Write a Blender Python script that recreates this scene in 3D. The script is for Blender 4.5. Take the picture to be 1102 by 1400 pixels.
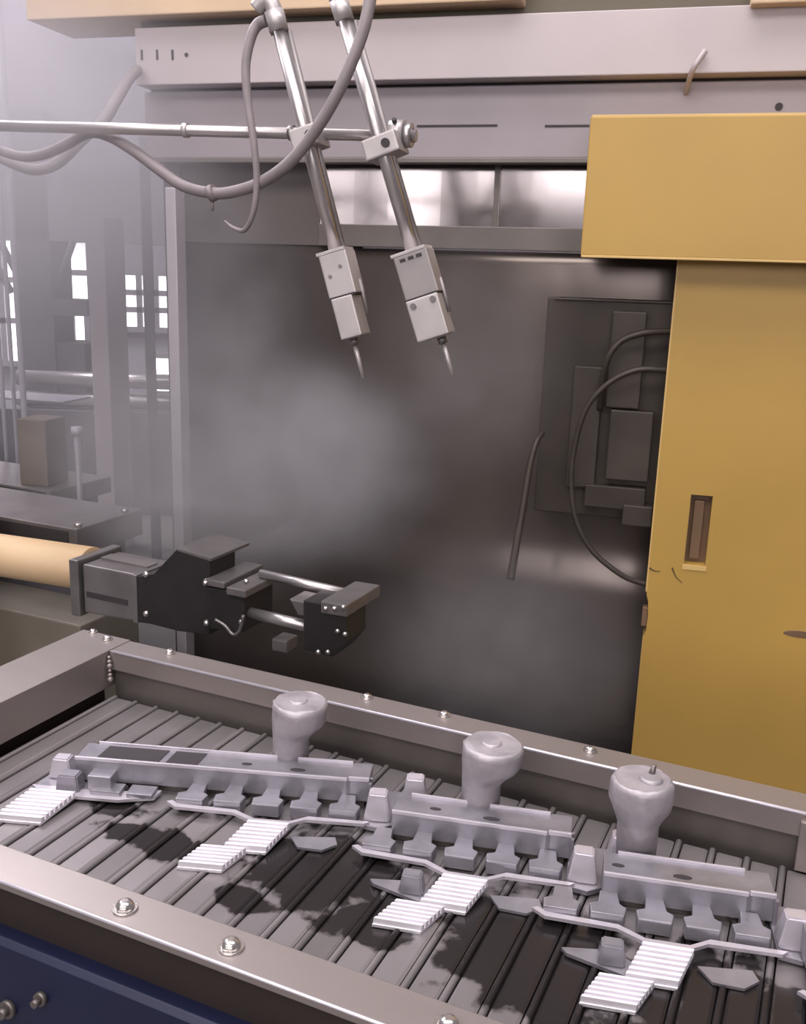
import bpy, bmesh, math, random
from mathutils import Matrix, Vector
random.seed(4)
for o in list(bpy.data.objects): bpy.data.objects.remove(o)
SC = bpy.context.scene
COL = SC.collection

# ------------------------------------------------------------------ camera
EYE = 1.60                                  # lens height over the floor
FPX = 1315.3; PITCH = math.radians(13.787); ROLL = math.radians(1.849)
fw = Vector((0, math.cos(PITCH), -math.sin(PITCH)))
r0 = Vector((1, 0, 0)); u0 = r0.cross(fw)
rt = math.cos(ROLL)*r0 + math.sin(ROLL)*u0
up = -math.sin(ROLL)*r0 + math.cos(ROLL)*u0
cam_d = bpy.data.cameras.new('camera'); cam = bpy.data.objects.new('camera', cam_d); COL.objects.link(cam)
cam.matrix_world = Matrix(((rt.x, up.x, -fw.x, 0), (rt.y, up.y, -fw.y, 0), (rt.z, up.z, -fw.z, EYE), (0, 0, 0, 1)))
cam_d.sensor_fit = 'VERTICAL'; cam_d.sensor_height = 24; cam_d.lens = 24*FPX/1400
cam_d.clip_start = .02; cam_d.clip_end = 100
SC.camera = cam

# ------------------------------------------------------------------ world, lights, exposure
W = bpy.data.worlds.new('hall_light'); SC.world = W; W.use_nodes = True
W.node_tree.nodes['Background'].inputs[0].default_value = (.93, .88, 1.0, 1)
W.node_tree.nodes['Background'].inputs[1].default_value = .20
def area(name, loc, rot, sx, sy, power, col=(1, .95, .97)):
    d = bpy.data.lights.new(name, 'AREA'); d.shape = 'RECTANGLE'; d.size = sx; d.size_y = sy; d.energy = power; d.color = col
    o = bpy.data.objects.new(name, d); COL.objects.link(o); o.location = loc; o.rotation_euler = rot; return o
area('overhead_fill', (-.6, 1.2, 6.2), (0, 0, 0), 7, 2.0, 330)  # unseen soft light added overhead
area('overhead_fill', (-4.5, 6.0, 6.2), (0, 0, 0), 4, 2.5, 620, (.97, .93, 1))  # added overhead to brighten the steam and the left background
area('overhead_fill', (-2.5, -3.2, 6.2), (math.radians(25), 0, 0), 8, 2.0, 420, (1, .93, .90))  # unseen overhead light added behind the camera
SC.view_settings.view_transform = 'Standard'; SC.view_settings.look = 'None'
SC.view_settings.exposure = 0.0; SC.view_settings.gamma = 1.0; SC.view_settings.use_curve_mapping = False
SC.cycles.use_denoising = True; SC.cycles.adaptive_threshold = .03
SC.cycles.volume_step_rate = 3.0; SC.cycles.volume_max_steps = 48
SC.cycles.max_bounces = 6; SC.cycles.volume_bounces = 0

# ------------------------------------------------------------------ frames and pixel rays
YC = math.radians(-24.127); YM = math.radians(-15.09)
FC = Matrix.Rotation(YC, 4, 'Z')            # conveyor frame
FM = Matrix.Rotation(YM, 4, 'Z')            # machine frame
FW = Matrix.Identity(4)
def ray(x, y): return rt*((x-551)/FPX) - up*((y-700)/FPX) + fw
def on_y(x, y, Y, F):
    d = F.inverted().to_3x3() @ ray(x, y); p = d*(Y/d.y); p.z += EYE; return p
def mp(x, y, Y): return on_y(x, y, Y, FM)
def cp(x, y, Y): return on_y(x, y, Y, FC)
def wp(x, y, Y): return on_y(x, y, Y, FW)

# ------------------------------------------------------------------ materials
MATS = {}
def mat(name, col, rough=.5, metal=0., var=.12, scale=8., bump=0., bscale=60., emit=None, estr=0., col2=None, stretch=(1, 1, 1), coat=0.):
    m = bpy.data.materials.new(name); m.use_nodes = True; nt = m.node_tree; N = nt.nodes; L = nt.links
    b = N['Principled BSDF']; b.inputs['Roughness'].default_value = rough; b.inputs['Metallic'].default_value = metal
    if coat: b.inputs['Coat Weight'].default_value = coat
    tc = N.new('ShaderNodeTexCoord'); mp_ = N.new('ShaderNodeMapping'); mp_.inputs['Scale'].default_value = stretch
    L.new(tc.outputs['Object'], mp_.inputs[0])
    nz = N.new('ShaderNodeTexNoise'); nz.inputs['Scale'].default_value = scale; nz.inputs['Detail'].default_value = 5
    L.new(mp_.outputs[0], nz.inputs['Vector'])
    mx = N.new('ShaderNodeMix'); mx.data_type = 'RGBA'
    c2 = col2 or tuple(max(0, c*(1-var*2)) for c in col)
    mx.inputs[6].default_value = (*col, 1); mx.inputs[7].default_value = (*c2, 1)
    rmp = N.new('ShaderNodeMapRange'); rmp.inputs[1].default_value = .35; rmp.inputs[2].default_value = .7
    L.new(nz.outputs['Fac'], rmp.inputs[0]); L.new(rmp.outputs[0], mx.inputs[0]); L.new(mx.outputs[2], b.inputs['Base Color'])
    if bump:
        n2 = N.new('ShaderNodeTexNoise'); n2.inputs['Scale'].default_value = bscale; n2.inputs['Detail'].default_value = 4
        L.new(mp_.outputs[0], n2.inputs['Vector'])
        bp = N.new('ShaderNodeBump'); bp.inputs['Strength'].default_value = bump; bp.inputs['Distance'].default_value = .004
        L.new(n2.outputs['Fac'], bp.inputs['Height']); L.new(bp.outputs[0], b.inputs['Normal'])
    if emit:
        b.inputs['Emission Color'].default_value = (*emit, 1); b.inputs['Emission Strength'].default_value = estr
    MATS[name] = m; return m
mat('panel_grey', (.47, .41, .42), .5, .15, .05, 3)
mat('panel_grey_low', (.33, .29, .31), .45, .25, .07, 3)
mat('stainless', (.175, .145, .13), .27, .7, .12, 2.5, stretch=(1, 1, .4))
mat('dull_sheet', (.14, .118, .11), .55, .5, .1, 3)
mat('stainless_pane', (.42, .38, .38), .13, .95, .06, 2, bump=.05, bscale=3)
mat('stainless_post', (.68, .63, .66), .35, .5, .06, 4)
mat('yellow', (.46, .283, .068), .42, 0, .06, 2.2, bump=.02, bscale=20)
mat('yellow_edge', (.62, .42, .16), .4, 0, .05, 4)
mat('handle_brown', (.20, .12, .07), .5, .2, .1, 9)
mat('scuff', (.12, .075, .03), .8, 0, .1, 30)
mat('cream', (.62, .45, .30), .5, 0, .06, 3)
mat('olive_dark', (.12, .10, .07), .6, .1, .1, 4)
mat('rail', (.36, .315, .30), .36, .65, .07, 6, stretch=(.3, 1, 1))
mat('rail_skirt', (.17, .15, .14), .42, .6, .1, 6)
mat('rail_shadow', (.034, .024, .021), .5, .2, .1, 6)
mat('bolt_steel', (.62, .58, .56), .22, .9, .05, 20)
mat('blue', (.009, .013, .05), .45, .1, .15, 5)
mat('casting', (.36, .345, .385), .36, .65, .14, 22, bump=.22, bscale=60)
mat('cup_cast', (.42, .385, .41), .5, .4, .14, 26, bump=.55, bscale=45)
mat('vent_cast', (.66, .62, .68), .33, .6, .05, 20)
mat('chill_cast_lit', (.86, .82, .88), .42, .4, .05, 20)  # paler copy of the casting metal: stronger light on the vents put into colour
mat('dark_hole', (.035, .028, .032), .6, 0, .1, 10)
mat('chrome_rod', (.56, .52, .52), .33, .85, .06, 12)
mat('alu_block', (.50, .46, .46), .42, .5, .08, 14, bump=.05)
mat('alu_block_dark', (.33, .30, .30), .45, .5, .08, 14, bump=.05)
mat('hose_grey', (.24, .205, .215), .55, 0, .08, 20)
mat('hose_pale', (.34, .30, .31), .55, 0, .08, 20)
mat('black_steel', (.035, .031, .032), .38, .4, .15, 12)
mat('grip_steel', (.22, .20, .20), .34, .6, .12, 14)
mat('robot_cream', (.60, .42, .25), .45, 0, .05, 4)
mat('pedestal', (.20, .175, .145), .55, 0, .12, 4)
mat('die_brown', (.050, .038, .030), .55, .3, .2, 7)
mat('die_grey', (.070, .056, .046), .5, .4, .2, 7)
mat('slab', (.25, .225, .22), .38, .6, .15, 9)
mat('slab_dark', (.05, .044, .045), .5, .4, .1, 9)
mat('brown_block', (.17, .13, .095), .6, .1, .15, 7)
mat('bg_steel', (.30, .28, .31), .5, .3, .1, 5)
mat('bg_dark', (.10, .095, .11), .6, .2, .15, 5)
mat('bg_beige', (.48, .42, .43), .6, 0, .08, 4)
mat('bg_pale', (.55, .53, .60), .5, .1, .05, 4)
mat('floor', (.14, .13, .125), .55, 0, .2, 1.2, bump=.05)
mat('wall', (.30, .28, .32), .7, 0, .1, 1.5)
mat('wall_rear', (.13, .12, .12), .8, 0, .1, 1.5)
mat('daylight', (.8, .8, .8), .4, 0, .02, 3, emit=(1, .95, 1.0), estr=3.5)
mat('daylight_rear', (.8, .8, .8), .4, 0, .02, 3, emit=(1, .94, .96), estr=5.0)
# belt steel: rubbed slats; dark patches paint casting shadow along with wet coolant
def belt_material():
    m = bpy.data.materials.new('belt_steel'); m.use_nodes = True; nt = m.node_tree; N = nt.nodes; L = nt.links
    b = N['Principled BSDF']; b.inputs['Metallic'].default_value = .55
    g = N.new('ShaderNodeNewGeometry')
    oi = N.new('ShaderNodeObjectInfo')
    n1 = N.new('ShaderNodeTexNoise'); n1.inputs['Scale'].default_value = 9; n1.inputs['Detail'].default_value = 3
    L.new(g.outputs['Position'], n1.inputs['Vector'])
    # painted shadow and wet patches: soft spots along the line of castings
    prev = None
    for (x, y, rx, ry) in WET_SHADE:
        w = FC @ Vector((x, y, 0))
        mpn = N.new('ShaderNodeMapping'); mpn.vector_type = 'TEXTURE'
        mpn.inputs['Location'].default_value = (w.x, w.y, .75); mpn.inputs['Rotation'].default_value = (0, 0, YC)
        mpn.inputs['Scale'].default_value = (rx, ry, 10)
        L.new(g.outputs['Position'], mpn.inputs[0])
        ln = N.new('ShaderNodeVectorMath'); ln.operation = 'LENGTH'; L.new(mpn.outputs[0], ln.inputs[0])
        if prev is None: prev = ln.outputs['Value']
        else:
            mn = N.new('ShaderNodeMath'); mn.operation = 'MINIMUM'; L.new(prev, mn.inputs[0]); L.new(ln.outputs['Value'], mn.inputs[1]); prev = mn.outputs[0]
    n2 = N.new('ShaderNodeTexNoise'); n2.inputs['Scale'].default_value = 22; n2.inputs['Detail'].default_value = 5
    L.new(g.outputs['Position'], n2.inputs['Vector'])
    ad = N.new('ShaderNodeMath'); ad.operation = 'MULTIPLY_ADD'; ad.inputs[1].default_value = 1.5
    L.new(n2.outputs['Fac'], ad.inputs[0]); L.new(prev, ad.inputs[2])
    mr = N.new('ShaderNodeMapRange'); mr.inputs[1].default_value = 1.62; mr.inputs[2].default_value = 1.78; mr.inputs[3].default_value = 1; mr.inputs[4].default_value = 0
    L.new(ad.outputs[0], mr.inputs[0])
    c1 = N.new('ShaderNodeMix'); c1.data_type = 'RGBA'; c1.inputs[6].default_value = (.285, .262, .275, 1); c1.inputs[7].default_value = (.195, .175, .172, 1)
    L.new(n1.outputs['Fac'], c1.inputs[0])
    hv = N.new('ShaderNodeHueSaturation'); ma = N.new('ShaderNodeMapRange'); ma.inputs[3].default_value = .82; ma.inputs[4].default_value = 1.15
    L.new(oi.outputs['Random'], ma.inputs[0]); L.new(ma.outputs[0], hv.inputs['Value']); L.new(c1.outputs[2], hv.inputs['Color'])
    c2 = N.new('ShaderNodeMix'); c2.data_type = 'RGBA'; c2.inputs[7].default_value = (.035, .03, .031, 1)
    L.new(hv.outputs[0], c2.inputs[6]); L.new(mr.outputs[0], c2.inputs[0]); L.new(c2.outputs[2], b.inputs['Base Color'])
    rr = N.new('ShaderNodeMapRange'); rr.inputs[3].default_value = .40; rr.inputs[4].default_value = .22
    L.new(mr.outputs[0], rr.inputs[0]); L.new(rr.outputs[0], b.inputs['Roughness'])
    MATS['belt_steel'] = m
WET_SHADE = [(-.60, 1.09, .13, .10), (-.48, 1.02, .07, .05), (-.27, 1.06, .14, .13), (-.02, 1.02, .15, .16), (-.85, 1.04, .12, .035), (.16, 1.0, .12, .2), (-.98, 1.09, .07, .03), (-.66, .98, .05, .03), (-.12, .92, .05, .05)]
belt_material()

# ------------------------------------------------------------------ mesh builder
class MB:
    def __init__(s): s.bm = bmesh.new()
    def box(s, x0, x1, y0, y1, z0, z1, T=None, bev=0.):
        m = Matrix.Translation(((x0+x1)/2, (y0+y1)/2, (z0+z1)/2)) @ Matrix.Diagonal((abs(x1-x0), abs(y1-y0), abs(z1-z0), 1))
        if T is not None: m = T @ m
        g = bmesh.ops.create_cube(s.bm, size=1, matrix=m)
        if bev:
            es = list({e for v in g['verts'] for e in v.link_edges})
            bmesh.ops.bevel(s.bm, geom=es, offset=bev, segments=2, affect='EDGES', profile=.6)
        return s
    def prism(s, pts, axis, a, b, T=None, bev=0.):
        """outline pts in the two other axes, swept along axis from a to b"""
        def P(p, t):
            v = {'x': (t, p[0], p[1]), 'y': (p[0], t, p[1]), 'z': (p[0], p[1], t)}[axis]
            v = Vector(v); return T @ v if T is not None else v
        va = [s.bm.verts.new(P(p, a)) for p in pts]; vb = [s.bm.verts.new(P(p, b)) for p in pts]
        fs = [s.bm.faces.new(va), s.bm.faces.new(vb[::-1])]
        n = len(pts)
        for i in range(n): fs.append(s.bm.faces.new((va[i], vb[i], vb[(i+1) % n], va[(i+1) % n])))
        bmesh.ops.recalc_face_normals(s.bm, faces=fs)
        if bev:
            es = list({e for v in va+vb for e in v.link_edges})
            bmesh.ops.bevel(s.bm, geom=es, offset=bev, segments=2, affect='EDGES', profile=.6)
        return s
    def rings(s, rs, n=20, cap=True, T=None, smooth=True):
        """rs: list of (centre, u, v, radius)"""
        R = []
        for (c, u, v, r) in rs:
            ring = []
            for k in range(n):
                a = 2*math.pi*k/n; q = Vector(c) + (Vector(u)*math.cos(a) + Vector(v)*math.sin(a))*r
                ring.append(s.bm.verts.new(T @ q if T is not None else q))
            R.append(ring)
        fs = []
        for A, B in zip(R, R[1:]):
            for k in range(n):
                f = s.bm.faces.new((A[k], A[(k+1) % n], B[(k+1) % n], B[k])); f.smooth = smooth; fs.append(f)
        if cap: fs.append(s.bm.faces.new(R[0][::-1])); fs.append(s.bm.faces.new(R[-1]))
        bmesh.ops.recalc_face_normals(s.bm, faces=fs)
        return s
    def cyl(s, a, b, r, n=16, r2=None, T=None):
        a = Vector(a); b = Vector(b); d = (b-a).normalized()
        u = d.orthogonal().normalized(); v = d.cross(u)
        return s.rings([(a, u, v, r), (b, u, v, r if r2 is None else r2)], n, T=T)
    def tube(s, pts, r, n=10, sub=6, rr=None):
        P = smooth_path([Vector(p) for p in pts], sub); N = len(P)
        rs = []; u = None
        for i, p in enumerate(P):
            d = (P[min(i+1, N-1)] - P[max(i-1, 0)]).normalized()
            u = d.orthogonal().normalized() if u is None else (u - d*u.dot(d)).normalized()
            rad = r if rr is None else r + (rr-r)*i/(N-1)
            rs.append((p, u, d.cross(u), rad))
        return s.rings(rs, n)
    def dome(s, c, axis, r, h, n=14):
        d = Vector(axis).normalized(); u = d.orthogonal().normalized(); v = d.cross(u); c = Vector(c)
        return s.rings([(c, u, v, r), (c+d*h*.35, u, v, r*.97), (c+d*h*.75, u, v, r*.75), (c+d*h, u, v, r*.35)], n)
def smooth_path(P, sub):
    if len(P) < 3 or sub < 2: return P
    out = []
    for i in range(len(P)-1):
        p0 = P[max(i-1, 0)]; p1 = P[i]; p2 = P[i+1]; p3 = P[min(i+2, len(P)-1)]
        for k in range(sub):
            t = k/sub
            out.append(.5*((2*p1) + (p2-p0)*t + (2*p0-5*p1+4*p2-p3)*t*t + (3*p1-p0-3*p2+p3)*t**3))
    out.append(P[-1]); return out

BASE = {}
def thing(name, label, cat, F, base, group=None):
    o = bpy.data.objects.new(name, None); COL.objects.link(o); o.empty_display_size = .05
    b = Vector(base); o.matrix_world = F @ Matrix.Translation(b); BASE[o.name] = b
    o['label'] = label; o['category'] = cat
    if group: o['group'] = group
    return o
def finish(name, mb, m, shift):
    bmesh.ops.translate(mb.bm, verts=mb.bm.verts, vec=-Vector(shift))
    me = bpy.data.meshes.new(name); mb.bm.to_mesh(me); mb.bm.free()
    me.materials.append(MATS[m]); o = bpy.data.objects.new(name, me); COL.objects.link(o); return o
def part(root, name, mb, m, label=None):
    """a mesh of its own under its thing or part (geometry in frame coordinates)"""
    o = finish(name, mb, m, BASE[root.name]); BASE[o.name] = BASE[root.name]
    o.parent = root
    if label: o['label'] = label
    return o
def copy_part(src, parent, off):
    o = src.copy(); COL.objects.link(o); o.parent = parent; o.location = src.location + Vector(off); return o
def single(name, mb, m, label, cat, F, base, group=None, kind=None):
    o = finish(name, mb, m, base); o.matrix_world = F @ Matrix.Translation(Vector(base)); BASE[o.name] = Vector(base)
    if kind: o['kind'] = kind
    o['label'] = label; o['category'] = cat
    if group: o['group'] = group
    return o
def struct(name, mb, m, F=FW, base=(0, 0, 0)):
    o = finish(name, mb, m, base); o.matrix_world = F @ Matrix.Translation(Vector(base)); BASE[o.name] = Vector(base)
    o['kind'] = 'structure'; return o

# ================================================================== the hall
struct('floor', MB().box(-12, 8, -9, 12, -.1, 0), 'floor')
struct('wall_back', MB().box(-12, 8, 9.0, 9.2, 0, 7), 'wall')
struct('wall_rear', MB().box(-14, 8, -7.2, -7.0, 0, 7), 'wall_rear')
def window(idx, xa, xb, z0, z1, y, m, nx=2, nz=2, face=-1, bar=.05):
    """window on a wall plane y: frame with mullions, panes as parts"""
    f = MB(); t = .08
    ya, yb = (y-t, y) if face < 0 else (y, y+t)
    f.box(xa-bar, xb+bar, ya, yb, z1, z1+bar); f.box(xa-bar, xb+bar, ya, yb, z0-bar, z0)
    f.box(xa-bar, xa, ya, yb, z0, z1); f.box(xb, xb+bar, ya, yb, z0, z1)
    for i in range(1, nx): x = xa+(xb-xa)*i/nx; f.box(x-bar/2, x+bar/2, ya, yb, z0, z1)
    for i in range(1, nz): z = z0+(z1-z0)*i/nz; f.box(xa, xb, ya, yb, z-bar/2, z+bar/2)
    o = struct('window_%d' % idx, f, 'bg_steel', FW, (xa, y, z0))
    for i in range(nx):
        for j in range(nz):
            a = xa+(xb-xa)*i/nx+(bar/2 if i else 0); b = xa+(xb-xa)*(i+1)/nx-(bar/2 if i < nx-1 else 0)
            c = z0+(z1-z0)*j/nz+(bar/2 if j else 0); d = z0+(z1-z0)*(j+1)/nz-(bar/2 if j < nz-1 else 0)
            ym = (ya+yb)/2
            part(o, 'pane', MB().box(a, b, ym-.01, ym+.01, c, d), m)
# far windows, seen between the machinery on the left
wi = 1
for (xa, ya, xb, yb, nx, nz) in [(-14, 326, 22, 492, 2, 3), (62, 332, 118, 412, 2, 2), (84, 432, 116, 468, 2, 1), (170, 378, 236, 446, 3, 3), (-6, 246, 20, 298, 1, 1), (211, 490, 234, 534, 1, 1)]:
    p = wp(xa, yb, 8.95); q = wp(xb, ya, 8.95)
    window(wi, p.x, q.x, p.z, q.z, 9.0, 'daylight', nx, nz); wi += 1
# windows in the wall behind the camera: they light the machine and mirror in its steel
for x, sill in ((-8.3, 2.2), (-5.83, 2.2), (-3.35, 2.72), (-1.55, 2.2), (.30, 2.2), (2.15, 2.2)):
    window(wi, x-.83, x+.83, sill, 4.4, -7.0, 'daylight_rear', 1, 1, face=1, bar=.07); wi += 1

# ================================================================== conveyor (frame FC)
RT = EYE-.75                               # top of the side rails
BELT = EYE-.847                            # carrying face of the slats
XL, XR = -1.271, .62; YN, YF = .821, 1.412
conv = thing('slat_conveyor', 'steel slat conveyor with bolted grey side rails and dark blue frame', 'conveyor', FC, (-.3, 1.1, 0))
def bolt_on(parent, p, axis=(0, 0, 1), r=.011, h=.008):
    mb = MB(); p = Vector(p); d = Vector(axis)
    mb.cyl(p, p+d*.0025, r*1.35, 16); mb.dome(p+d*.0025, axis, r, h)
    return part(parent, 'bolt', mb, 'bolt_steel')
# far rail: top plate, turned-down lip
fr = part(conv, 'side_rail', MB().prism([(YF, RT-.040), (YF, RT), (YF+.062, RT), (YF+.062, RT-.16), (YF+.056, RT-.16), (YF+.056, RT-.006), (YF+.006, RT-.006), (YF+.006, RT-.040)], 'x', XL+.002, XR, bev=.0022), 'rail')
part(fr, 'edge_highlight', MB().cyl((XL+.01, YF+.0012, RT-.0012), (XR, YF+.0012, RT-.0012), .003, 10), 'vent_cast')  # pale rod paints the highlight along the inner top edge
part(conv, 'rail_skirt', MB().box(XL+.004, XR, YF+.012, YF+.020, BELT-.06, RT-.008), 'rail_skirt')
for x in (-1.157, -.714, -.562, -.299): bolt_on(fr, (x, YF+.048 if x < -.5 else YF+.04, RT), r=.0085, h=.006)
# near rail
nr = part(conv, 'side_rail', MB().prism([(YN, RT-.045), (YN, RT), (YN-.058, RT), (YN-.058, RT-.012), (YN-.052, RT-.012), (YN-.052, RT-.006), (YN-.006, RT-.006), (YN-.006, RT-.045)], 'x', XL-.4, XR, bev=.0012), 'rail')
for x in (-.7035, -.5515, -.284, .02): bolt_on(nr, (x, YN-.031, RT), r=.0115, h=.009)
part(nr, 'edge_highlight', MB().cyl((XL-.4, YN-.057, RT-.002), (XR, YN-.057, RT-.002), .0024, 10), 'vent_cast')  # same painted highlight on the near rail's outer edge
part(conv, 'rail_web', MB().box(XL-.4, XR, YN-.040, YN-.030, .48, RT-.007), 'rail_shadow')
# left end rail
lr = part(conv, 'end_rail', MB().prism([(XL, RT-.078), (XL, RT), (XL-.125, RT), (XL-.125, RT-.2), (XL-.119, RT-.2), (XL-.119, RT-.006), (XL-.006, RT-.006), (XL-.006, RT-.078)], 'y', YN-.05, YF+.066, bev=.0012), 'rail')
bolt_on(lr, (XL-.044, YF+.046, RT), r=.0085, h=.006); bolt_on(lr, (XL-.096, YF+.062, RT-.0), r=.007, h=.005)
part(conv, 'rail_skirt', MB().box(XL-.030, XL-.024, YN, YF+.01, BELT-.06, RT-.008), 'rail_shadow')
# weld bead in the corner
w = MB()
for k in range(6): w.dome((XL+.004+.001*k, YF-.004-.001*k, RT-.012-.009*k), (.6, -.8, 0), .004+.0012*(k % 3), .005, 8)
part(conv, 'weld_seam', w, 'rail')
# rail joint bracket far right
part(conv, 'rail_bracket', MB().box(.028, .10, YF-.006, YF+.012, BELT+.004, RT-.012, bev=.002), 'rail')
# the slats: hinged steel plates with a knuckle along one edge
PITCH_S = .0508
def slat_mesh():
    mb = MB(); ym = YF-.004
    mb.prism([(.0085, BELT-.006), (.0085, BELT-.0012), (.0115, BELT), (PITCH_S-.009, BELT), (PITCH_S-.005, BELT-.0015), (PITCH_S-.005, BELT-.006)], 'y', YN-.02, ym)
    n = 8; pts = []
    for k in range(n+1):
        a = math.pi*k/n; pts.append((.0015+math.cos(a)*.0048, BELT-.0015+math.sin(a)*.0048))
    mb.prism(pts, 'y', YN-.02, ym+.004)
    return mb
s0 = None; x = XL+.012; k = 0
while x < XR-.05:
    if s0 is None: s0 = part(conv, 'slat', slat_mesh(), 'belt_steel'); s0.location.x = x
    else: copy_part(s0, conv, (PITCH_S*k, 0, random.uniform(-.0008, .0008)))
    x += PITCH_S; k += 1
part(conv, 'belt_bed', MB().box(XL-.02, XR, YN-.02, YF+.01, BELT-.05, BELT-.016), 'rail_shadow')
# blue frame below the near rail
bp = part(conv, 'frame_panel', MB().prism([(YN-.066, .15), (YN-.066, EYE-.838), (YN-.058, EYE-.832), (YN-.03, EYE-.832), (YN-.03, .15)], 'x', XL-.4, XR, bev=.002), 'blue')
for (px, py, r) in ((55, 1366, .009), (10, 1380, .012)):
    q = cp(px, py, YN-.07); mb = MB(); mb.cyl((q.x, YN-.066, q.z), (q.x, YN-.073, q.z), r, 18); mb.cyl((q.x, YN-.073, q.z), (q.x, YN-.082, q.z), r*.6, 6)
    part(bp, 'bolt', mb, 'rail_skirt')
for x in (XL-.2, XR-.1):
    for y in (YN+.02, YF): part(conv, 'leg', MB().box(x-.03, x+.03, y-.03, y+.03, 0, BELT-.05), 'blue')

# ================================================================== castings on the belt
def vent(mb, u0, u1, v0, v1, z0, z1, T, n=8, skew=.024):
    """corrugated chill-vent plate: sharp ridges run along u, stepping along v, sides raked"""
    th = .004; h = .0075; top = []; N_ = 4*n
    for k in range(n):
        for t, hh in ((k, 0), (k+.22, 0), (k+.36, h), (k+.86, h)): top.append((t/n, hh))
    top.append((1, 0))
    def V(u, t, z): return mb.bm.verts.new(T @ Vector((u+skew*(t-1), v0+(v1-v0)*t, z0+(z1-z0)*t+z)))
    A = [V(u0, t, z) for t, z in top]; B = [V(u1, t, z) for t, z in top]
    A2 = [V(u0, t, -th) for t, z in top]; B2 = [V(u1, t, -th) for t, z in top]
    fs = []; F_ = mb.bm.faces.new
    for i in range(len(top)-1):
        fs += [F_((A[i], B[i], B[i+1], A[i+1])), F_((A2[i+1], B2[i+1], B2[i], A2[i])), F_((A2[i], A[i], A[i+1], A2[i+1])), F_((B[i], B2[i], B2[i+1], B[i+1]))]
    fs += [F_((A2[0], B2[0], B[0], A[0])), F_((A[-1], B[-1], B2[-1], A2[-1]))]
    bmesh.ops.recalc_face_normals(mb.bm, faces=fs)
def trap(mb, u, v, z0, z1, w, d, T, k=.66):
    """tapered overflow block"""
    a = [Vector((u+sx*w/2, v+sy*d/2, z0)) for sx, sy in ((-1, -1), (1, -1), (1, 1), (-1, 1))]
    b = [Vector((u+sx*w/2*k, v+sy*d/2*k, z1)) for sx, sy in ((-1, -1), (1, -1), (1, 1), (-1, 1))]
    va = [mb.bm.verts.new(T @ p) for p in a]; vb = [mb.bm.verts.new(T @ p) for p in b]
    fs = [mb.bm.faces.new(va[::-1]), mb.bm.faces.new(vb)]
    for i in range(4): fs.append(mb.bm.faces.new((va[i], va[(i+1) % 4], vb[(i+1) % 4], vb[i])))
    bmesh.ops.recalc_face_normals(mb.bm, faces=fs)
    es = list({e for v_ in va+vb for e in v_.link_edges}); bmesh.ops.bevel(mb.bm, geom=es, offset=.0022, segments=2, affect='EDGES')
ZT = EYE-.79; ZB = EYE-.832
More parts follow.
